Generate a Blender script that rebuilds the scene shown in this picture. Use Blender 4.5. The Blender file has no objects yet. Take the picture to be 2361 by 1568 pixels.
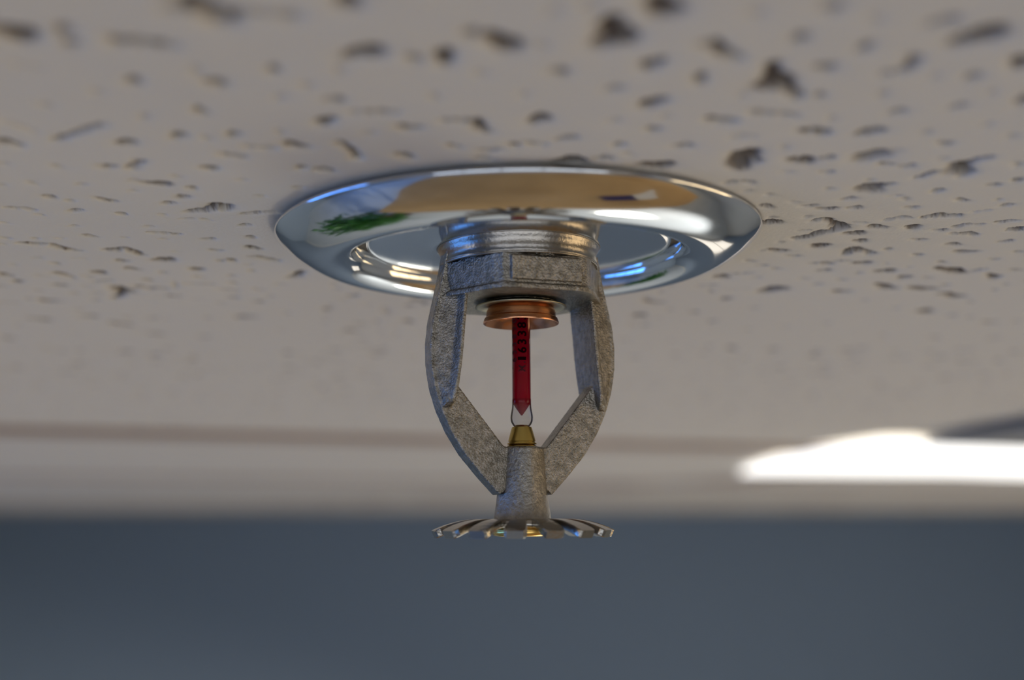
import bpy, bmesh, math, random
import numpy as np
from mathutils import Vector, Matrix

# ------------------------------------------------------------------ camera, world, exposure
S = bpy.context.scene
COL = S.collection
CEIL = 2.60                      # ceiling face height (m)
D = 0.168                        # camera distance from the sprinkler axis
H = 0.042                        # lens this far below the ceiling face
CX = -0.0015
PITCH = math.radians(8.82)
FPX = 2680.0
cam_d = bpy.data.cameras.new('camera')
cam = bpy.data.objects.new('camera', cam_d); COL.objects.link(cam)
cam.location = (CX, -D, CEIL - H)
cam.rotation_euler = (math.pi/2 + PITCH, 0, 0)
cam_d.sensor_width = 36; cam_d.lens = FPX/2361*36
cam_d.clip_start = 0.005; cam_d.clip_end = 60
cam_d.dof.use_dof = True
cam_d.dof.focus_distance = 0.1665
cam_d.dof.aperture_fstop = 9.8
cam_d.dof.aperture_blades = 0
S.camera = cam
w = bpy.data.worlds.new('world'); S.world = w; w.use_nodes = True
w.node_tree.nodes['Background'].inputs[0].default_value = (.55, .65, .8, 1)
w.node_tree.nodes['Background'].inputs[1].default_value = .25
S.view_settings.view_transform = 'Standard'; S.view_settings.look = 'None'
S.view_settings.gamma = 1; S.view_settings.use_curve_mapping = False
S.view_settings.exposure = 0.0
S.cycles.max_bounces = 10; S.cycles.glossy_bounces = 6; S.cycles.diffuse_bounces = 4
S.cycles.caustics_reflective = False; S.cycles.caustics_refractive = False

def area(name, loc, target, sx, sy, power, color):
    l = bpy.data.lights.new(name, 'AREA'); l.shape = 'RECTANGLE'; l.size = sx; l.size_y = sy
    l.energy = power; l.color = color
    o = bpy.data.objects.new(name, l); COL.objects.link(o); o.location = loc
    d = Vector(target) - Vector(loc); o.rotation_euler = d.to_track_quat('-Z', 'Y').to_euler()
    return o
# added fill lamps: a spot onto the floor, and uplight under the ceiling
def lamp(name, loc, target, power, color, radius, angle=None, blend=.5):
    l = bpy.data.lights.new(name, 'SPOT' if angle else 'POINT'); l.energy = power; l.color = color; l.shadow_soft_size = radius
    if angle: l.spot_size = math.radians(angle); l.spot_blend = blend
    o = bpy.data.objects.new(name, l); COL.objects.link(o); o.location = loc
    o.rotation_euler = (Vector(target)-Vector(loc)).to_track_quat('-Z', 'Y').to_euler()
lamp('floor_fill_spot', (3.2, 3.4, 2.35), (0, 3.5, 0), 700, (1, .95, .87), .15, 88)
lamp('fill_uplight', (.34, .66, 1.75), (.34, .66, 2.6), 4.2, (1, .94, .80), .10)

# ------------------------------------------------------------------ helpers
def crisp(o, deg=28):
    o.data.set_sharp_from_angle(angle=math.radians(deg)); return o
def T(o, label=None, cat=None, group=None, kind=None):
    if label: o['label'] = label
    if cat: o['category'] = cat
    if group: o['group'] = group
    if kind: o['kind'] = kind
    return o
def empty(name, loc=(0, 0, 0)):
    o = bpy.data.objects.new(name, None); COL.objects.link(o); o.location = loc
    o.empty_display_size = .01
    return o
def link(name, me, mat, parent=None, loc=None, smooth=True):
    o = bpy.data.objects.new(name, me); COL.objects.link(o)
    if mat and not me.materials: me.materials.append(mat)
    if smooth: me.polygons.foreach_set('use_smooth', [True]*len(me.polygons))
    if parent: o.parent = parent
    if loc is not None: o.location = loc
    return o
def from_bm(name, bm, mat, parent=None, loc=None, smooth=False, scale=1.0):
    bmesh.ops.recalc_face_normals(bm, faces=bm.faces)
    me = bpy.data.meshes.new(name)
    if scale != 1: bmesh.ops.scale(bm, vec=(scale,)*3, verts=bm.verts)
    bm.to_mesh(me); bm.free()
    return link(name, me, mat, parent, loc, smooth)
def box(bm, x0, x1, y0, y1, z0, z1, m=None):
    v = [bm.verts.new((x, y, z)) for x in (x0, x1) for y in (y0, y1) for z in (z0, z1)]
    if m is not None:
        for q in v: q.co = m @ q.co
    for f in ((0,1,3,2),(4,6,7,5),(0,4,5,1),(2,3,7,6),(0,2,6,4),(1,5,7,3)):
        bm.faces.new([v[i] for i in f])
    return v
def lathe(bm, prof, n=96, close=False):
    """prof: list of (r, z); revolve about Z"""
    rings = []
    for r, z in prof:
        if r < 1e-9: rings.append([bm.verts.new((0, 0, z))])
        else: rings.append([bm.verts.new((r*math.cos(2*math.pi*k/n), r*math.sin(2*math.pi*k/n), z)) for k in range(n)])
    pairs = list(zip(rings, rings[1:])) + ([(rings[-1], rings[0])] if close else [])
    for a, b in pairs:
        if len(a) == 1 and len(b) == 1: continue
        for k in range(n):
            j = (k+1) % n
            if len(a) == 1: bm.faces.new((a[0], b[k], b[j]))
            elif len(b) == 1: bm.faces.new((a[k], a[j], b[0]))
            else: bm.faces.new((a[k], a[j], b[j], b[k]))
def smooth_prof(pts, n=6):
    """Catmull-Rom through the profile points"""
    out = []
    P = [Vector(p) for p in pts]
    for i in range(len(P)-1):
        p0 = P[max(i-1, 0)]; p1 = P[i]; p2 = P[i+1]; p3 = P[min(i+2, len(P)-1)]
        for k in range(n):
            t = k/n
            out.append(tuple(.5*((2*p1)+(p2-p0)*t+(2*p0-5*p1+4*p2-p3)*t*t+(3*p1-p0-3*p2+p3)*t**3)))
    out.append(tuple(P[-1])); return out
def prism(bm, pts, f, t0, t1):
    """extrude polygon pts between t0 and t1; f(a, b, t) -> xyz"""
    A = [bm.verts.new(f(a, b, t0)) for a, b in pts]; B = [bm.verts.new(f(a, b, t1)) for a, b in pts]
    bm.faces.new(A); bm.faces.new(B[::-1])
    n = len(pts)
    for i in range(n): bm.faces.new((A[i], B[i], B[(i+1) % n], A[(i+1) % n]))
def remeshed(name, bm, voxel, smooth_it, mat, parent, loc=None):
    """bm in millimetres -> rounded cast-metal surface in metres"""
    bmesh.ops.recalc_face_normals(bm, faces=bm.faces)
    me = bpy.data.meshes.new('tmp'); bm.to_mesh(me); bm.free()
    o = bpy.data.objects.new('tmp', me); COL.objects.link(o)
    r = o.modifiers.new('r', 'REMESH'); r.mode = 'VOXEL'; r.voxel_size = voxel
    s = o.modifiers.new('s', 'SMOOTH'); s.factor = .5; s.iterations = smooth_it
    dg = bpy.context.evaluated_depsgraph_get(); dg.update()
    m2 = bpy.data.meshes.new_from_object(o.evaluated_get(dg))
    bpy.data.objects.remove(o)
    m2.transform(Matrix.Scale(.001, 4)); m2.name = name
    return link(name, m2, mat, parent, loc, True)

# ------------------------------------------------------------------ materials
def mat(name, color, rough=.5, metal=0, bump=None, coat=0, trans=0, ior=1.45, emit=None, var=None):
    """bump=(noise scale, distance, detail); var=(colour2, noise scale)"""
    m = bpy.data.materials.new(name); m.use_nodes = True
    nt = m.node_tree; b = nt.nodes['Principled BSDF']
    b.inputs['Base Color'].default_value = (*color, 1)
    b.inputs['Roughness'].default_value = rough; b.inputs['Metallic'].default_value = metal
    b.inputs['IOR'].default_value = ior
    b.inputs['Coat Weight'].default_value = coat; b.inputs['Coat Roughness'].default_value = .03
    b.inputs['Transmission Weight'].default_value = trans
    if emit:
        b.inputs['Emission Color'].default_value = (*emit[0], 1); b.inputs['Emission Strength'].default_value = emit[1]
    tc = nt.nodes.new('ShaderNodeTexCoord')
    if bump:
        n = nt.nodes.new('ShaderNodeTexNoise'); n.inputs['Scale'].default_value = bump[0]
        n.inputs['Detail'].default_value = bump[2]; n.inputs['Roughness'].default_value = .6
        nt.links.new(tc.outputs['Object'], n.inputs['Vector'])
        u = nt.nodes.new('ShaderNodeBump'); u.inputs['Strength'].default_value = 1
        u.inputs['Distance'].default_value = bump[1]
        nt.links.new(n.outputs['Fac'], u.inputs['Height']); nt.links.new(u.outputs['Normal'], b.inputs['Normal'])
    if var:
        n = nt.nodes.new('ShaderNodeTexNoise'); n.inputs['Scale'].default_value = var[1]; n.inputs['Detail'].default_value = 4
        nt.links.new(tc.outputs['Object'], n.inputs['Vector'])
        r = nt.nodes.new('ShaderNodeValToRGB'); r.color_ramp.elements[0].position = .35; r.color_ramp.elements[1].position = .65
        r.color_ramp.elements[0].color = (*color, 1); r.color_ramp.elements[1].color = (*var[0], 1)
        nt.links.new(n.outputs['Fac'], r.inputs['Fac']); nt.links.new(r.outputs['Color'], b.inputs['Base Color'])
    return m
TILE_C = (.735, .685, .605)
M_tile = mat('acoustic_tile_paint', TILE_C, .9)
M_tbar = mat('grid_bar_paint', (.44, .33, .26), .6, var=((.36, .27, .21), 9))
M_chrome = mat('polished_chrome', (.78, .80, .82), .085, 1)
M_disc = mat('brushed_chrome_disc', (.86, .87, .89), .10, 1)
M_cast = mat('cast_nickel', (.42, .385, .33), .24, 1, bump=(3300, .00026, 3), var=((.25, .23, .19), 1100))
M_boss = mat('cast_nickel_coarse', (.40, .37, .32), .30, 1, bump=(2300, .00024, 4), var=((.28, .26, .22), 900))
M_plate = mat('deflector_plate', (.42, .39, .34), .2, 1, bump=(1500, .00004, 2))
M_copper = mat('copper', (.72, .33, .17), .24, 1, bump=(900, .00002, 2))
M_brass = mat('brass', (.50, .36, .10), .30, 1, bump=(1500, .00003, 2))
M_rivet = mat('bright_brass', (.85, .55, .16), .25, 1)
M_washer = mat('coated_washer', (.52, .47, .33), .35, .8)
M_liquid = mat('red_bulb_liquid', (.33, .0, .012), .16, 0, coat=.12, trans=.2, ior=1.3)
M_glass = bpy.data.materials.new('clear_glass'); M_glass.use_nodes = True
_n = M_glass.node_tree; _n.nodes.clear()
_o = _n.nodes.new('ShaderNodeOutputMaterial'); _m = _n.nodes.new('ShaderNodeMixShader'); _m2 = _n.nodes.new('ShaderNodeMixShader')
_t = _n.nodes.new('ShaderNodeBsdfTransparent'); _t.inputs[0].default_value = (.93, .92, .91, 1)
_g = _n.nodes.new('ShaderNodeBsdfGlossy'); _g.inputs['Roughness'].default_value = .05
_d = _n.nodes.new('ShaderNodeBsdfTranslucent'); _d.inputs[0].default_value = (.95, .92, .9, 1)
_f = _n.nodes.new('ShaderNodeFresnel'); _f.inputs[0].default_value = 1.18
_m2.inputs[0].default_value = .22
_n.links.new(_t.outputs[0], _m2.inputs[1]); _n.links.new(_d.outputs[0], _m2.inputs[2])
_n.links.new(_f.outputs[0], _m.inputs[0]); _n.links.new(_m2.outputs[0], _m.inputs[1]); _n.links.new(_g.outputs[0], _m.inputs[2]); _n.links.new(_m.outputs[0], _o.inputs[0])
M_ink = mat('black_ink', (.012, .001, .002), 1); M_ink.node_tree.nodes['Principled BSDF'].inputs['Specular IOR Level'].default_value = 0
M_inkfaint = mat('faded_ink', (.055, .0, .004), .9)

# displaced tile: fibre core colour with painted shade inside the pits, a fine sprayed-paint grain outside
nt = M_tile.node_tree; b = nt.nodes['Principled BSDF']
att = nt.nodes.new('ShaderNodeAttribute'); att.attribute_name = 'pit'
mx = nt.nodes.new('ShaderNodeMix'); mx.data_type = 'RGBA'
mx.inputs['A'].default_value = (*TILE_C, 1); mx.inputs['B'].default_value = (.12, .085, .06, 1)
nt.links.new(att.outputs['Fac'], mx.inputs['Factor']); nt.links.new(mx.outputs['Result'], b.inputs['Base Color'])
tc = nt.nodes.new('ShaderNodeTexCoord')
n1 = nt.nodes.new('ShaderNodeTexNoise'); n1.inputs['Scale'].default_value = 1400; n1.inputs['Detail'].default_value = 3
nt.links.new(tc.outputs['Object'], n1.inputs['Vector'])
bp = nt.nodes.new('ShaderNodeBump'); bp.inputs['Strength'].default_value = .8; bp.inputs['Distance'].default_value = .00012
nt.links.new(n1.outputs['Fac'], bp.inputs['Height']); nt.links.new(bp.outputs['Normal'], b.inputs['Normal'])

# ------------------------------------------------------------------ ray helper: a pixel of the photo -> point on a horizontal plane
def on_plane(px, py, drop=0.0):
    u = (px-1180.5)/FPX; v = (784-py)/FPX
    dx, dy, dz = u, math.cos(PITCH)-v*math.sin(PITCH), math.sin(PITCH)+v*math.cos(PITCH)
    k = (H-drop)/dz
    return CX+dx*k, -D+dy*k

# ------------------------------------------------------------------ room shell
RX0, RX1, RY0, RY1 = -3.5, 3.5, -2.6, 6.3
M_wall = mat('slate_blue_wall', (.225, .28, .35), .75, bump=(300, .0004, 3))
M_wall2 = mat('pale_wall', (.55, .54, .50), .8, bump=(300, .0004, 3))
M_floor = mat('pale_floor', (.56, .60, .63), .45, var=((.50, .54, .57), 3))
def slab(name, m, *b6):
    bm = bmesh.new(); box(bm, *b6)
    return T(from_bm(name, bm, m), kind='structure')
slab('floor', M_floor, RX0, RX1, RY0, RY1, -.1, 0)
slab('wall_far', M_wall, RX0, RX1, RY1, RY1+.1, 0, CEIL+.05)
slab('wall_near', M_wall2, RX0, RX1, RY0-.1, RY0, 0, CEIL+.05)
slab('wall_left', M_wall, RX0-.1, RX0, RY0-.1, RY1+.1, 0, CEIL+.05)
slab('wall_right', M_wall2, RX1, RX1+.1, RY0-.1, RY1+.1, 0, CEIL+.05)
slab('baseboard_far', M_wall2, RX0, RX1, RY1-.015, RY1, 0, .1)

# ---- suspended ceiling grid (turned against the view)
p0 = on_plane(0, 988); p1 = on_plane(1700, 1029)
TH = math.atan2(p1[1]-p0[1], p1[0]-p0[0])
E1 = Vector((math.cos(TH), math.sin(TH))); E2 = Vector((-math.sin(TH), math.cos(TH)))
O = Vector(p0) + E1*((Vector((0, 0))-Vector(p0)).dot(E1))        # foot of the sprinkler on the bar line
def uv(x, y):
    d = Vector((x, y))-O; return d.dot(E1), d.dot(E2)
def xy(u, v):
    return O + E1*u + E2*v
U0, V0 = uv(0, 0)
BARW = .019
ceiling = T(empty('ceiling', (0, 0, CEIL)), kind='structure')
def clip(bm):
    for co, no in (((RX0, 0, 0), (-1, 0, 0)), ((RX1, 0, 0), (1, 0, 0)), ((0, RY0, 0), (0, -1, 0)), ((0, RY1, 0), (0, 1, 0))):
        g = bm.verts[:] + bm.edges[:] + bm.faces[:]
        bmesh.ops.bisect_plane(bm, geom=g, plane_co=co, plane_no=no, clear_outer=True)
        es = [e for e in bm.edges if e.is_boundary]
        if es: bmesh.ops.holes_fill(bm, edges=es)
    return len(bm.faces)
G = Matrix(((E1.x, E2.x, 0, O.x), (E1.y, E2.y, 0, O.y), (0, 0, 1, 0), (0, 0, 0, 1)))
TU0, TU1, TV0 = U0-.66, U0+.56, -.61        # the tile the sprinkler comes through
M_tile_far = mat('acoustic_tile_paint_far', TILE_C, .9, bump=(900, .0003, 3), var=((.66, .62, .565), 260))
for i in range(-4, 5):
    for j in range(-7, 13):
        if i == 0 and j == -1: continue
        u0 = TU0 + i*1.22; v0 = j*.61
        bm = bmesh.new(); box(bm, u0+.001, u0+1.219, v0+.001, v0+.609, 0, .016, G)
        if clip(bm): from_bm('ceiling_tile', bm, M_tile_far, ceiling)
        else: bm.free()
for j in range(-7, 13):
    bm = bmesh.new(); box(bm, -8, 8, j*.61-BARW, j*.61+BARW, -.0022, -.0002, G)
    if clip(bm): from_bm('grid_bar', bm, M_tbar, ceiling)
    else: bm.free()
for i in range(-4, 5):
    for j in range(-7, 13):
        u0 = TU0 + i*1.22
        bm = bmesh.new(); box(bm, u0-BARW, u0+BARW, j*.61+BARW, (j+1)*.61-BARW, -.0020, -.0002, G)
        if clip(bm): from_bm('cross_bar', bm, M_tbar, ceiling)
        else: bm.free()
slab('trim_ceiling_deck', M_wall2, RX0, RX1, RY0, RY1, CEIL+.05, CEIL+.1)

# ---- the near tile: real pits and fissures
def axis_pts(lo, hi, c0, c1, fine, grow, mxs):
    out = list(np.arange(c0, c1, fine))
    s = fine; a = out[-1]
    while a < hi:
        s = min(s*grow, mxs); a += s; out.append(min(a, hi))
    s = fine; a = c0
    while a > lo:
        s = min(s*grow, mxs); a -= s; out.insert(0, max(a, lo))
    return np.array(sorted(set(out)))
us = axis_pts(TU0+.001, TU1-.001, U0-.095, U0+.095, .00034, 1.008, .005)
vs = axis_pts(TV0+.001, -.001, V0-.072, V0+.140, .00034, 1.009, .0035)
NU, NV = len(us), len(vs)
Z = np.zeros((NV, NU)); PIT = np.zeros((NV, NU))
rng = random.Random(7); nrg = np.random.default_rng(3)
def stamp(x, y, r, depth, dark, asp=1.0, ang=0.0, soft=1.0):
    u, v = uv(x, y); R = r*2.6*max(asp, 1)
    a, c = np.searchsorted(us, (u-R, u+R)); e, g = np.searchsorted(vs, (v-R, v+R))
    if c-a < 2 or g-e < 2: return
    du = us[a:c][None, :]-u; dv = vs[e:g][:, None]-v
    ca, sa = math.cos(ang), math.sin(ang)
    x_ = (du*ca+dv*sa)/asp; y_ = (-du*sa+dv*ca)
    th = np.arctan2(y_, x_); ph = rng.uniform(0, 6.28)
    d = np.sqrt(x_*x_+y_*y_)/(r*(1+.18*np.sin(2*th+ph)+.12*np.sin(3*th+2*ph)))
    prof = 1/(1+(d/.78)**(5*soft)) ; prof[d > 2.5] = 0
    Z[e:g, a:c] = np.maximum(Z[e:g, a:c], depth*prof + depth*.10*np.exp(-(d/1.5)**2))
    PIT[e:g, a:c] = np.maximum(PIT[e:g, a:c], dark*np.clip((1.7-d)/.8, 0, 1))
KR = {1: (.00062, .00045, .30), 2: (.00074, .0011, .62), 3: (.00094, .0021, .95), 4: (.0013, .0028, 1.0)}
listed = []
def pt(px, py, k):
    x, y = on_plane(px, py); r, dp, dk = KR[k]
    if py > 620: r *= 1.35; dp *= 1.3; dk = min(1, dk*1.4)
    r *= rng.uniform(.85, 1.15)
    # the eye sees a pit's far wall and its rim: its centre lies a touch further
    stamp(x, y, r, dp, dk, rng.uniform(1, 1.5), rng.uniform(.9, 2.2) if py < 330 else rng.uniform(-.6, .6)); listed.append((x, y))
def fis(pl, k):
    P = [Vector(on_plane(*p)) for p in pl]; r, dp, dk = KR[k]
    if k == 4: pass
    else: r *= .72
    for a, c in zip(P, P[1:]):
        L = (c-a).length; n = max(2, int(L/(r*.55)))
        for q in range(n+1):
            p = a.lerp(c, q/n); jit = r*.35
            stamp(p.x+rng.uniform(-jit, jit), p.y+rng.uniform(-jit, jit), r*rng.uniform(.6, 1.25), dp*rng.uniform(.55, 1.1), dk*rng.uniform(.45, 1))
            listed.append((p.x, p.y))
def crop(ox, oy, s, pts, fs):
    it = iter(pts)
    for a, c, k in zip(it, it, it): pt(ox+a/s, oy+c/s, k)
    for k, *pl in fs: fis([(ox+pl[i]/s, oy+pl[i+1]/s) for i in range(0, len(pl), 2)], k)
crop(0, 350, 2.851, [375,100,1,715,100,2,900,60,1,875,120,1,1035,215,3,1165,165,1,1260,240,2,1365,105,1,1590,185,1,1205,300,2,1110,340,2,1715,295,1,215,210,1,540,215,1,880,260,1,880,190,1,325,300,2,460,325,1,700,320,2,500,390,2,800,410,2,265,415,1,1070,415,1,1240,443,1,1355,450,1,1615,483,2,490,490,1,985,493,1,590,555,2,40,570,1,235,570,1,400,570,1,820,565,1,1080,575,1,1375,578,2,1650,563,2,1420,650,2,1665,635,3,1165,660,1,20,607,1,250,700,1,95,742,1,365,735,2,805,720,2,870,772,2,1450,718,2,1520,715,2,1635,743,1,1655,783,1,1295,775,2,1075,795,1,650,795,2,575,820,1,280,818,1,120,853,2,395,880,2,570,885,1,970,845,1,1310,825,1,1525,815,1,255,915,1,490,930,1,640,930,1,315,982,3,400,985,1,200,970,1,635,975,1,590,1085,3,265,1105,3,120,1135,1,525,1040,1,790,1135,3,840,1090,1,1000,1095,2,1095,1100,1,925,1180,1,1030,1200,2,1365,1090,1,500,1195,1,50,1230,3,1340,1220,2,810,1320,2,1000,1330,2,1840,870,1,1695,905,1,1775,950,1,1700,985,2,1880,1060,1,1850,1170,1,1890,1320,1,1145,950,2,1530,960,2,1450,995,1,30,470,1,20,220,1,1975,110,1,1965,240,1,1530,865,1,20,885,1],
 [(2,40,370,120,370,220,380),(3,1270,400,1380,385,1430,360,1480,390),(4,1435,362,1450,365),(2,1620,410,1720,400,1830,400),(2,990,530,1060,535,1180,545),(3,130,600,240,610,340,612,420,640,500,655),(3,700,650,820,640,870,655,930,680),(4,1080,712,1115,715),(3,1660,690,1720,700,1830,722),(1,480,700,570,705),(3,0,800,70,820),(3,370,798,430,815,480,830),(2,620,855,740,845),(3,730,890,780,895,830,925,760,965),(4,800,905,830,925),(3,910,890,990,900,1080,900),(2,1210,865,1300,870,1390,870),(1,1150,860,1160,895),(2,1440,905,1550,915),(1,1250,970,1350,970),(1,1020,955,1110,955),(3,1540,1085,1600,1090,1680,1085),(4,1590,1090,1610,1090),(3,1900,830,1950,825,1990,790),(2,0,990,110,995)])
crop(1661, 300, 2.851, [140,45,1,430,115,1,540,205,3,705,185,2,980,20,2,1355,20,1,1485,95,1,1470,190,1,440,280,1,705,280,2,1090,230,2,1235,240,2,180,405,1,320,430,1,720,390,1,845,455,2,490,475,1,300,505,2,590,500,2,705,520,3,885,515,2,575,572,1,985,330,1,1150,435,1,1215,455,1,1430,400,2,1590,465,2,1800,365,2,1830,460,1,1885,495,2,1260,510,2,1960,230,1,1955,330,2,1265,645,3,1030,640,3,885,682,3,920,733,3,1445,660,2,1305,722,2,1530,755,3,1610,803,3,1880,733,2,1945,655,3,340,575,1,335,610,3,395,738,1,655,765,3,380,795,3,275,795,1,480,830,2,195,863,2,275,893,2,370,913,1,685,925,2,935,878,3,1100,785,2,1295,823,2,1455,870,2,1800,850,2,1965,803,2,1455,915,2,1540,930,3,1945,920,1,1090,930,3,1210,970,2,1360,970,1,915,940,1,550,975,1,240,970,1,350,1055,4,795,1065,3,800,985,1,640,1015,1,1100,1040,3,1060,1020,2,1330,1045,3,1480,1080,2,1540,1095,3,1345,1195,3,1520,1220,2,1640,1130,1,1800,1050,1,1875,1015,1,1770,1265,2,1940,1255,1,40,1110,2,225,1170,1,180,1310,1,1150,1170,1,945,1120,1,1795,1370,2,1410,1365,2,420,1290,1,700,1270,1,1065,1350,1,1480,1020,1,1800,970,2,5,970,3,1240,900,1,1090,880,1,1640,1230,1,1930,1460,2,870,1470,1],
 [(2,590,10,690,30),(4,130,240,150,180,190,150),(3,190,150,220,220),(4,980,185,1030,170),(1,1060,150,1190,140),(2,1300,320,1400,280,1520,270),(4,1550,250,1600,300),(3,1600,225,1680,205,1740,185),(4,950,400,1010,392),(2,1030,370,1110,360),(2,40,350,110,340,210,350),(3,620,600,670,590,740,615,790,625,800,650,740,670,660,675,580,700,490,720),(4,780,632,790,640),(2,1100,590,1200,575,1230,580),(3,1330,575,1420,565,1540,570),(1,1670,540,1770,528),(2,1540,640,1600,625,1700,620),(3,1550,685,1610,680,1670,692),(3,1850,605,1920,600),(3,1920,660,1975,650),(1,870,610,950,610),(3,820,820,870,790,910,790,1000,815),(4,870,795,900,795),(3,620,880,680,875,710,885),(2,750,865,840,860),(2,1660,930,1740,915),(2,1750,945,1820,970),(2,30,950,200,940),(1,40,1045,190,1045),(1,520,665,580,660)])
crop(0, 0, 1.9675, [75,160,4,290,140,2,320,200,2,1580,15,3,2135,155,2,2280,200,4,1655,245,4,1880,270,2,2015,265,3,2180,335,1,1240,320,2,1270,445,1,1395,390,1,605,370,2,445,415,1,210,480,1,980,380,2,890,320,1,910,505,2,655,530,1,1520,455,2,1475,555,3,1970,440,1,575,650,3,810,620,2,940,630,1,1060,610,2,1270,600,1,1340,665,3,1675,605,1,1835,710,2,2060,665,2,2330,660,2,2220,685,2,2195,720,2,490,755,2,260,755,1,950,765,2,1370,765,2,1475,775,2,20,745,1,1540,320,1],
 [(3,790,50,930,40,1000,70,1070,100),(4,900,35,990,70),(2,1070,60,1350,80),(3,520,190,680,205,780,210),(3,0,640,80,665),(1,20,550,160,600),(2,250,640,340,610,460,570),(2,1600,515,1700,515,1790,515),(3,1820,580,1900,585),(3,2020,550,2150,555,2200,600),(2,1010,700,1100,715),(2,1120,665,1230,675),(2,1540,645,1590,680,1620,725),(2,590,765,640,735),(1,60,290,200,310)])
crop(1161, 0, 1.9675, [725,40,4,510,180,4,480,120,3,230,50,1,400,30,1,675,295,3,175,210,1,255,330,2,90,430,1,505,405,2,890,360,2,675,470,3,165,545,3,505,550,1,680,590,2,740,530,1,1150,60,1,1345,175,2,1490,40,2,1690,90,1,1635,220,2,2000,100,2,2165,170,4,1460,310,2,1085,435,1,1435,435,2,1490,540,1,1790,510,2,1960,350,1,2130,350,2,2215,420,1,2065,485,2,1720,430,1,2195,570,1,1665,600,3,1920,600,1,2005,655,2,2310,620,1,2350,290,3,2350,460,2,290,630,2,525,660,2,820,665,2,450,720,2,570,700,1,300,735,4,695,755,4,45,660,1,2330,745,1],
 [(3,940,210,1000,245,1060,270),(3,1230,300,1210,370,1260,400,1340,440),(4,1215,370,1250,395),(2,1720,340,1830,320,1870,260),(3,930,545,1030,555),(2,1140,515,1220,520,1320,525),(3,1390,595,1460,610),(1,1040,625,1130,620),(2,100,650,190,660)])
LA = np.array(listed)
def proj(x, y):
    dx, dy, dz = x-CX, y+D, H
    dep = dy*math.cos(PITCH)+dz*math.sin(PITCH); up = -dy*math.sin(PITCH)+dz*math.cos(PITCH)
    return (1180.5+FPX*dx/dep, 784-FPX*up/dep) if dep > 0 else (-9999, 0)
for _ in range(11000):
    u = rng.uniform(TU0, TU1); v = rng.uniform(TV0, 0); p = xy(u, v)
    px, py = proj(p.x, p.y)
    if -60 < px < 2420 and py < 800 and (px < 740 or px > 1650 or py < 392): continue
    if math.hypot(p.x, p.y) < .033: continue
    q = rng.random()
    if q < .93:
        k = 1 if q < .55 else (2 if q < .82 else 3); r, dp, dk = KR[k]; r *= 1.15; dk = min(1, dk*1.3)
        stamp(p.x, p.y, r, dp, dk, rng.uniform(1, 1.6), rng.uniform(0, 3))
    else:
        a = rng.uniform(0, 6.28); k = 2 if q < .97 else 3; r, dp, dk = KR[k]; r *= .75
        for s in range(rng.randint(3, 8)):
            stamp(p.x, p.y, r*rng.uniform(.6, 1.2), dp*rng.uniform(.5, 1), dk*rng.uniform(.4, 1))
            a += rng.uniform(-.5, .5); p = p + Vector((math.cos(a), math.sin(a)))*r*.8
# rough fibre floor in the deep pits, gentle waviness of the pressed face
PIT = PIT*np.clip((Z-.00003)/.00036, 0, 1)  # painted pit shade deepens with depth
Z += nrg.normal(0, 1, Z.shape)*(.00020*np.clip(PIT*1.3, 0, 1))
UU, VV = np.meshgrid(us, vs)
Z += .00005*np.sin(UU*420+2*np.sin(VV*310))*np.sin(VV*390+1.3)
X = O.x+UU*E1.x+VV*E2.x; Y = O.y+UU*E1.y+VV*E2.y
cut = (X*X+Y*Y) < .017**2                    # hole the pipe comes through, under the flange
co = np.stack([X, Y, Z], -1).reshape(-1, 3).astype(np.float32)
idx = np.arange(NU*NV).reshape(NV, NU)
q = np.stack([idx[:-1, :-1], idx[1:, :-1], idx[1:, 1:], idx[:-1, 1:]], -1)
keep = ~(cut[:-1, :-1] | cut[1:, 1:]); q = q[keep].reshape(-1, 4)
me = bpy.data.meshes.new('ceiling_tile')
me.vertices.add(len(co)); me.vertices.foreach_set('co', co.ravel())
me.loops.add(q.size); me.loops.foreach_set('vertex_index', q.ravel().astype(np.int32))
me.polygons.add(len(q)); me.polygons.foreach_set('loop_start', np.arange(0, q.size, 4, dtype=np.int32))
me.polygons.foreach_set('use_smooth', np.ones(len(q), dtype=bool))
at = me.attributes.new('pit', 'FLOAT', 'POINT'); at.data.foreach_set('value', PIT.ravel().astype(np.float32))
me.update(); me.validate()
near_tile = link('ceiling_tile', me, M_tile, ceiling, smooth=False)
assert len(q) < 1350000, len(q)
near_tile['label'] = 'pitted and fissured tile the sprinkler comes through'

# ------------------------------------------------------------------ escutcheon (chrome flange with a recessed disc)
ZB = (CEIL-H)                                # height of the deflector plane = lens height
SPR = (0, 0, ZB)
def mm(prof): return [(r*.001, h*.001) for r, h in prof]
esc = T(empty('escutcheon', SPR), 'round polished chrome escutcheon plate flat against the pitted ceiling tile, around the sprinkler', 'escutcheon')
esc.rotation_euler = (math.radians(.2), math.radians(-.8), 0)
flange = smooth_prof([(35.3, 41.5), (35.45, 41.15), (35.2, 40.7), (34.3, 39.85), (32.6, 38.55), (30.6, 37.5), (28.8, 37.0), (27.0, 36.95), (25.5, 37.35), (24.5, 38.1), (23.9, 39.2), (23.7, 40.6), (23.6, 43.5)], 6)
inner = [(23.2, 43.5), (23.3, 40.6), (24.2, 38.6), (25.6, 37.8), (28.8, 37.45), (32.4, 39.0), (34.9, 41.2)]
bm = bmesh.new(); lathe(bm, mm(flange+inner), 192, close=True)
from_bm('flange', bm, M_chrome, esc, smooth=True)
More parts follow.
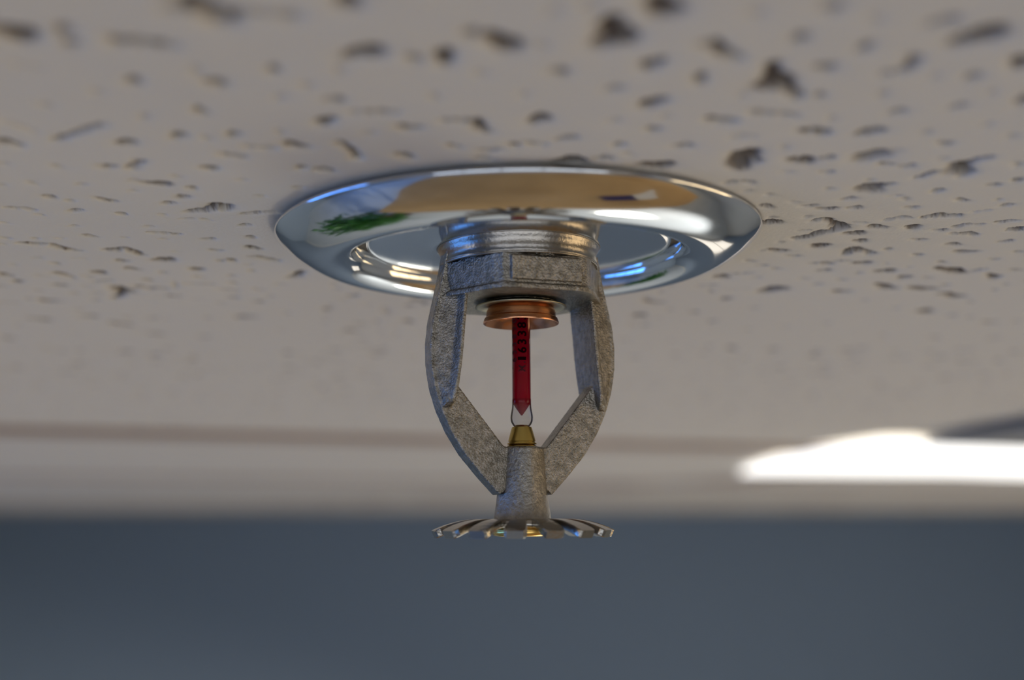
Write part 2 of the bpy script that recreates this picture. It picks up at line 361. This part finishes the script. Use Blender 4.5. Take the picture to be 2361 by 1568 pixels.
cup = [(22.45, 44), (22.5, 40.4), (22.42, 40.0), (22.2, 39.7), (21.8, 39.55), (21.2, 39.5)] + [(r, 39.5) for r in (19, 16, 14.2, 12.6)] + \
      [(12.2, 39.46), (11.95, 39.55), (11.9, 39.9), (13.2, 40.0), (21.2, 40.0), (22.0, 40.4), (22.0, 44)]
bm = bmesh.new(); lathe(bm, mm(cup), 192, close=True)
T(from_bm('recessed_cup', bm, M_disc, esc, smooth=True), 'flat satin chrome disc')
M_collar = mat('machined_collar', (.36, .33, .29), .27, 1, bump=(1800, .00005, 3))
col = [(12.0, 39.8), (11.95, 39.35), (11.7, 38.95), (11.5, 38.4), (11.42, 37.8), (11.5, 37.2), (11.75, 36.7), (11.6, 36.5), (11.2, 36.6), (11.2, 39.8)]
bm = bmesh.new(); lathe(bm, mm(col), 128, close=True)
T(from_bm('collar', bm, M_collar, esc, smooth=True), 'smooth waisted collar where the pipe thread enters')

# ------------------------------------------------------------------ sprinkler head
PHI = math.radians(18.4)
head = T(empty('sprinkler_head', SPR), 'pendent fire sprinkler with cast metal frame and red glass bulb, hanging below the chrome plate', 'sprinkler')
head.rotation_euler = (0, math.radians(-.35), 0)
CR, SR = math.cos(PHI), math.sin(PHI)
def P(r, t, h):          # r along the arms, t toward the viewer (perpendicular to the frame)
    return (r*CR + t*SR, r*SR - t*CR, h)
# hex hub
bm = bmesh.new()
def hexpts(ap, rc):
    out = []
    for k in range(6):
        a0 = PHI-math.pi/2 + math.radians(60*k)
        for d in (-22.5, -10, 10, 22.5):
            a = a0+math.radians(d); r = min(ap/math.cos(math.radians(d)), rc); out.append((r*math.cos(a), r*math.sin(a)))
        a = a0+math.radians(30); r = min(ap/math.cos(math.radians(30)), rc); out.append((r*math.cos(a), r*math.sin(a)))
    return out
idf = lambda a, b_, t: (a, b_, t)
prism(bm, hexpts(11.0, 12.35), idf, 31.7, 36.5)
prism(bm, hexpts(11.35, 12.55), idf, 31.5, 32.2)
for k in (0, 3):
    R = Matrix.Rotation(PHI+math.radians(60*k), 4, 'Z')
    box(bm, -5.2, 5.2, -11.5, -9, 32.75, 36.1, R)
prism(bm, [(11.0*math.cos(a*math.pi/24), 11.0*math.sin(a*math.pi/24)) for a in range(48)], idf, 36, 38.5)
hub = remeshed('hex_hub', bm, .16, 3, M_cast, head)
# orifice boss under the hub (the seat)
bm = bmesh.new(); lathe(bm, mm([(5.6, 31.9), (5.4, 31.45), (5.1, 31.35), (4.2, 31.35), (4.0, 31.6), (4.0, 32.2), (5.6, 32.2)]), 96, close=True)
from_bm('orifice_seat', bm, M_cast, head, smooth=True)

def hy(py): return D*1000*math.tan(PITCH+math.atan((784-py)/FPX))
outer = [(11.6, hy(585)), (12.0, hy(620)), (12.35, hy(650)), (13.05, hy(700)), (13.75, hy(750)), (14.1, hy(800)), (14.0, hy(850)), (13.5, hy(900)), (12.5, hy(950)), (11.05, hy(1000)), (9.05, hy(1050)), (6.4, hy(1100)), (3.9, hy(1142))]
inn = [(2.2, hy(1120)), (2.2, hy(1034)), (3.3, hy(1031)), (10.45, hy(888)), (10.1, hy(850)), (9.75, hy(780)), (9.35, hy(705)), (9.0, hy(682)), (8.3, hy(668)), (8.0, hy(620))]
rib = [(11.0, hy(610)), (11.6, hy(640)), (11.5, hy(700)), (11.65, hy(800)), (11.75, hy(880)), (11.5, hy(930)), (11.0, hy(944)), (10.6, hy(925)), (10.45, hy(888)), (10.1, hy(850)), (9.75, hy(780)), (9.35, hy(705)), (9.0, hy(682)), (8.3, hy(668)), (8.6, hy(610))]
for s in (-1, 1):
    bm = bmesh.new()
    prism(bm, outer+inn, lambda a, b_, t, s=s: P(s*a, t, b_), -1.75, 1.75)
    # the casting thickens inward to a narrow rib on either face of the arm
    prev = None
    for py, ri, ro, A in ((615, 8.2, 11.6, 4.2), (660, 8.3, 12.3, 4.25), (672, 8.7, 12.6, 4.3), (686, 9.15, 12.9, 4.3), (705, 9.35, 13.1, 4.3), (750, 9.6, 13.7, 4.3), (800, 9.85, 14.0, 4.3), (850, 10.15, 13.9, 4.25), (888, 10.45, 13.5, 4.2), (915, 10.7, 13.0, 3.9), (935, 10.9, 12.6, 3.3), (948, 11.3, 12.2, 1.7)):
        h = hy(py)
        sec = ((ri, -A), (ri+.5, -A), (ri+1.1, -min(A, 2.9)), (ro-.2, -1.55), (ro-.2, 1.55), (ri+1.1, min(A, 2.9)), (ri+.5, A), (ri, A))
        ring = [bm.verts.new(P(s*r, t, h)) for r, t in sec]
        if prev:
            for k in range(8): bm.faces.new((prev[k], prev[(k+1) % 8], ring[(k+1) % 8], ring[k]))
        else: bm.faces.new(ring)
        prev = ring
    bm.faces.new(prev[::-1])
    remeshed('frame_arm', bm, .15, 4, M_cast, head)
# stem boss joining the arms
bm = bmesh.new()
def sup(rx, ry, n=2.7, N=40):
    o = []
    for k in range(N):
        a = 2*math.pi*k/N; c, s_ = math.cos(a), math.sin(a)
        o.append((math.copysign(abs(c)**(2/n), c)*rx, math.copysign(abs(s_)**(2/n), s_)*ry))
    return o
rings = []
for h, r in ((10.4, 3.05), (10.15, 3.25), (8, 3.35), (5, 3.55), (2.5, 3.8), (.6, 4.1), (-.2, 4.2)):
    rings.append([bm.verts.new(P(a, t*1.08, h)) for a, t in sup(r*1.0, r*1.08, 1.75)])
for a, c in zip(rings, rings[1:]):
    for k in range(40): bm.faces.new((a[k], a[(k+1) % 40], c[(k+1) % 40], c[k]))
bm.faces.new(rings[0]); bm.faces.new(rings[-1][::-1])
remeshed('stem_boss', bm, .14, 3, M_boss, head)

# deflector
defl = empty('deflector'); defl.parent = head
# (a mesh hub disc carries the tines)
bpy.data.objects.remove(defl)
bm = bmesh.new(); lathe(bm, mm([(0, .25), (6.2, .22), (6.9, .1), (7.0, -.45), (6.9, -.95), (6.2, -1.0), (0, -1.0)]), 90)
defl = from_bm('deflector', bm, M_plate, head, smooth=True)
for pl in defl.data.polygons: pl.use_smooth = abs(pl.normal.z) < .9
def top_h(r): return .22 - (0 if r < 6.5 else .0415*(r-6.5)**1.95)
stations = [(5.4, 1.05), (6.6, 1.12), (7.6, 1.10), (8.8, 1.18), (10.0, 1.32), (11.2, 1.48), (12.2, 1.55), (12.75, 1.45), (13.0, 1.15)]
bm = bmesh.new(); prev = None
for r, hw in stations:
    h = top_h(r); sl = -.0415*1.95*max(r-6.5, 0)**.95
    nx, nz = -sl*1.0/math.hypot(1, sl), 1/math.hypot(1, sl)
    th = 1.15
    ring = []
    for (yy, zz) in ((-hw, .15), (-hw+.15, 0), (hw-.15, 0), (hw, .15), (hw, th-.15), (hw-.15, th), (-hw+.15, th), (-hw, th-.15)):
        ring.append(bm.verts.new((r-nx*zz*-1*-1, yy, h-nz*zz)))
    if prev:
        for k in range(8): bm.faces.new((prev[k], prev[(k+1) % 8], ring[(k+1) % 8], ring[k]))
    else: bm.faces.new(ring[::-1])
    prev = ring
bm.faces.new(prev)
bmesh.ops.scale(bm, vec=(.001,)*3, verts=bm.verts)
bmesh.ops.recalc_face_normals(bm, faces=bm.faces)
tine_me = bpy.data.meshes.new('tine'); bm.to_mesh(tine_me); bm.free(); tine_me.materials.append(M_plate)
for k in range(15):
    o = bpy.data.objects.new('tine', tine_me); COL.objects.link(o); o.parent = defl
    o.rotation_euler = (0, 0, -math.pi/2 + math.radians(24*k-5))
bm = bmesh.new(); lathe(bm, mm([(0, -.9), (3.9, -.9), (4.4, -1.15), (4.4, -1.8), (4.1, -2.15), (3.0, -2.3), (1.2, -2.3), (1.0, -1.9), (0, -1.9)]), 64)
T(from_bm('rivet', bm, M_rivet, defl, smooth=True), 'bright brass rivet under the plate')

# load screw
bm = bmesh.new()
lathe(bm, mm([(0, 13.6), (.9, 13.6), (1.15, 13.35), (1.42, 13.3), (1.5, 13.1), (1.95, 11.5), (1.98, 11.25), (1.85, 11.2), (1.85, 11.1), (2.1, 11.0), (2.12, 10.85), (1.8, 10.75), (2.12, 10.6), (2.1, 10.45), (1.8, 10.3), (2.15, 10.2), (2.15, 10.0), (0, 9.8)]), 64)
T(crisp(from_bm('load_screw', bm, M_brass, head, smooth=True)), 'brass cone-tipped screw with threads')
# seal cap and washer
bm = bmesh.new()
lathe(bm, mm([(4.0, 33), (4.1, 31.5), (4.2, 31.2), (4.45, 31.1), (4.7, 30.95), (5.02, 30.35), (5.06, 30.25), (5.12, 29.45), (5.15, 29.35), (5.35, 29.2), (5.4, 29.1), (5.56, 28.6), (5.53, 28.45), (5.42, 28.42), (5.2, 28.8), (4.9, 29.4), (4.4, 29.9), (3.6, 30.1), (1.9, 30.2), (1.5, 30.5), (0, 30.6)]), 96)
T(crisp(from_bm('seal_cap', bm, M_copper, head, smooth=True), 20), 'copper coloured seal cap')
bm = bmesh.new()
lathe(bm, mm([(4.1, 31.05), (6.3, 30.75), (6.7, 30.8), (6.7, 30.95), (6.3, 31.0), (4.1, 31.3)]), 96, close=True)
T(from_bm('spring_washer', bm, M_washer, head, smooth=True), 'thin gold coated washer')
# bulb
bm = bmesh.new()
body = [(0, 15.0), (.12, 15.03), (.35, 15.35), (.8, 16.0), (1.22, 16.65), (1.33, 16.95), (1.35, 17.4), (1.35, 30.6), (0, 30.7)]
lathe(bm, mm(body), 64)
bulb = from_bm('glass_bulb', bm, M_liquid, head, smooth=True)
T(bulb, 'slender glass bulb filled with red liquid')
bm = bmesh.new()
lathe(bm, mm(smooth_prof([(0, 13.32), (.9, 13.34), (1.25, 13.55), (1.55, 14.1), (1.63, 14.7), (1.56, 15.3), (1.43, 16.0), (1.38, 16.6), (1.372, 17.3)], 5) +
             [(1.345, 17.4)]), 64)
T(from_bm('glass_tip', bm, M_glass, bulb, smooth=True), 'clear glass tip below the red liquid')
# printed number, wrapped round the glass, reading upward
def wrap_text(s, z0, size, ang0, m, label, pitch, name):
    verts = []; faces = []
    for i, ch in enumerate(s):
        if ch == ' ': continue
        if ch == 'I':                # plain upright stroke
            k0 = len(verts)
            for q_ in range(9):
                a = -math.pi/2 + ang0 - (q_/8-.5)*1.24/1.36
                for al in (-.24, .24): verts.append((1.37e-3*math.cos(a), 1.37e-3*math.sin(a), (z0+i*pitch+al)*.001))
            faces += [(k0+2*q_, k0+2*q_+1, k0+2*q_+3, k0+2*q_+2) for q_ in range(8)]
            continue
        c = bpy.data.curves.new('t', 'FONT'); c.body = ch; c.size = size; c.resolution_u = 3; c.align_x = 'CENTER'; c.offset = size*(.10 if ch == 'I' else .03)
        o = bpy.data.objects.new('t', c); COL.objects.link(o)
        dg = bpy.context.evaluated_depsgraph_get(); dg.update()
        me_ = bpy.data.meshes.new_from_object(o.evaluated_get(dg)); bpy.data.objects.remove(o)
        k0 = len(verts)
        for v in me_.vertices:
            along = z0 + i*pitch + v.co.x; across = v.co.y - size*.35      # letter tops point left
            a = -math.pi/2 + ang0 - across/1.36
            verts.append((1.388e-3*math.cos(a), 1.388e-3*math.sin(a), along*.001))
        faces += [tuple(k0+j for j in p.vertices) for p in me_.polygons]
    me2 = bpy.data.meshes.new(name); me2.from_pydata(verts, [], faces)
    o = link(name, me2, m, bulb, smooth=False); o['label'] = label
wrap_text('I63383', hy(829), 1.8, math.radians(4), M_ink, 'black printed number along the red bulb', 1.22, 'printed_number')
wrap_text('M.', hy(852), 1.35, math.radians(3), M_inkfaint, 'faded end of the printed number', .9, 'printed_number')
wrap_text('16338302', hy(850), 1.3, math.radians(-50), M_inkfaint, 'second line of print near the left edge of the bulb', 1.15, 'printed_number')

# ------------------------------------------------------------------ ceiling light beyond the tile
lamp_pts = [(1706, 1089), (1770, 1066), (1885, 1040), (2035, 1018), (2112, 1018), (2140, 1026), (2361, 1033), (2620, 1040), (2620, 1101), (2361, 1096), (2200, 1091), (2000, 1090)]
M_lens = mat('lit_diffuser', (.9, .9, .88), .5, emit=((1, .985, .95), 1.5))
M_house = mat('shaded_housing_grey', (.16, .165, .18), .5)  # dark grey stands in for the shade beside the lit diffuser
DR = .003
G0 = [on_plane(*p, DR) for p in lamp_pts]
cxy = (sum(p[0] for p in G0)/len(G0), sum(p[1] for p in G0)/len(G0))
light = T(empty('ceiling_light', (cxy[0], cxy[1], CEIL)), 'bright white lit light fixture on the far right of the ceiling', 'ceiling light')
bm = bmesh.new(); prism(bm, [(a-cxy[0], b_-cxy[1]) for a, b_ in G0], idf, -.0045, -.0024)
from_bm('diffuser', bm, M_lens, light)
hp = [on_plane(*p, .0015) for p in [(2135, 1012), (2230, 990), (2361, 968), (2640, 925), (2640, 1030)]]
bm = bmesh.new(); prism(bm, [(a-cxy[0], b_-cxy[1]) for a, b_ in hp], idf, -.0045, -.0022)
T(from_bm('housing', bm, M_house, light), 'dark end of the housing, shade painted into its grey')

# ------------------------------------------------------------------ what the chrome mirrors: the office below
def window(name, wall, a0, a1, z0, z1, col, st, nx):
    fr = T(empty(name), kind='structure')
    if wall in ('left', 'right'):
        x = RX0 if wall == 'left' else RX1; sg = 1 if wall == 'left' else -1
        f = lambda a, z, d: (x+sg*d, a, z)
    else:
        y = RY1 if wall == 'far' else RY0; sg = -1 if wall == 'far' else 1
        f = lambda a, z, d: (a, y+sg*d, z)
    mp = mat(name+'_pane', col, .3, emit=(col, st)); mf = mat(name+'_frame', (.5, .5, .48), .5)
    n = nx; w_ = (a1-a0)/n
    for k in range(n):
        bm = bmesh.new(); prism(bm, [(a0+k*w_+.02, z0), (a0+(k+1)*w_-.02, z0), (a0+(k+1)*w_-.02, z1), (a0+k*w_+.02, z1)], f, .004, .01)
        from_bm('pane', bm, mp, fr)
    for k in range(n+1):
        bm = bmesh.new(); prism(bm, [(a0+k*w_-.02, z0), (a0+k*w_+.02, z0), (a0+k*w_+.02, z1), (a0+k*w_-.02, z1)], f, .001, .03)
        from_bm('mullion', bm, mf, fr)
    for z in (z0, z1):
        bm = bmesh.new(); prism(bm, [(a0-.02, z-.02), (a1+.02, z-.02), (a1+.02, z+.02), (a0-.02, z+.02)], f, .001, .035)
        from_bm('rail', bm, mf, fr)
window('window_1', 'left', -1.3, 1.15, 1.2, 2.3, (.09, .32, 1.0), 3.6, 4)
window('window_2', 'right', -1.2, 1.3, 1.2, 2.2, (1.0, .74, .42), 2.8, 4)
window('window_3', 'far', 1.5, 2.9, .25, 1.15, (1.0, .90, .76), 1.0, 2)
window('window_4', 'near', -2.0, 2.2, .7, 2.1, (.84, .90, .97), 1.5, 5)

M_desk = mat('oak_desk_top', (.55, .36, .16), .45, var=((.44, .28, .12), 2.0))
M_leg = mat('grey_desk_leg', (.25, .25, .26), .4, .6)
desk = T(empty('desk', (0.5, .1, 0)), 'wide oak desk standing under the sprinkler, mirrored in the chrome', 'desk')
bm = bmesh.new(); box(bm, -1.55, 1.5, -1.1, .93, .72, .75); from_bm('desk_top', bm, M_desk, desk)
for sx in (-1.45, 1.4):
    for sy in (-1.0, .83):
        bm = bmesh.new(); box(bm, sx-.03, sx+.03, sy-.03, sy+.03, 0, .72); from_bm('leg', bm, M_leg, desk)
bm = bmesh.new(); box(bm, -.17, .17, -.12, .12, 0, .05)
bd = from_bm('ring_binder', bm, mat('navy_cover', (.012, .016, .11), .4), loc=(.84, .42, .75))
T(bd, 'navy blue binder lying on the oak desk', 'binder')
bm = bmesh.new(); box(bm, -.15, .15, -.11, .11, 0, .012)
pp = from_bm('paper_stack', bm, mat('white_paper', (.75, .75, .72), .7), loc=(1.17, .42, .75))
T(pp, 'stack of white paper beside the navy binder on the desk', 'paper')
plant = T(empty('potted_plant', (-1.05, 1.62, 0)), 'leafy green potted plant standing on the floor by the desk', 'plant')
bm = bmesh.new(); lathe(bm, [(0, 0), (.14, 0), (.19, .32), (.2, .34), (.175, .34), (.16, .28), (0, .28)], 32)
from_bm('pot', bm, mat('dark_clay', (.12, .08, .06), .7), plant, smooth=True)
bm = bmesh.new(); lr = random.Random(5)
for k in range(420):
    a = lr.uniform(0, 6.28); e = lr.uniform(-.3, 1.4); L = lr.uniform(.18, .36); wd = lr.uniform(.03, .06)
    c = Vector((max(-.34, min(.34, lr.gauss(0, .25))), max(-.3, min(.3, lr.gauss(0, .22))), lr.uniform(.5, 1.25)))
    d = Vector((math.cos(a)*math.cos(e), math.sin(a)*math.cos(e), math.sin(e)*.7)); s_ = d.cross(Vector((0, 0, 1))).normalized()*wd
    up = Vector((0, 0, .012)); p = [c, c+d*L*.4+s_, c+d*L+Vector((0, 0, -.07)), c+d*L*.4-s_]
    v = [bm.verts.new(q_) for q_ in p] + [bm.verts.new(c+d*L*.45+up)]
    for t_ in ((0, 1, 4), (1, 2, 4), (2, 3, 4), (3, 0, 4)): bm.faces.new([v[i] for i in t_])
for k in range(5):
    a = k*1.256
    prism(bm, [(-.008, -.008), (.008, -.008), (.008, .008), (-.008, .008)], lambda x_, y_, t, a=a: (x_+math.cos(a)*t*.08, y_+math.sin(a)*t*.08, .25+t), 0, .8)
T(from_bm('foliage', bm, mat('leaf_green', (.035, .17, .02), .45, var=((.02, .09, .012), 9)), plant, smooth=False), kind='stuff')
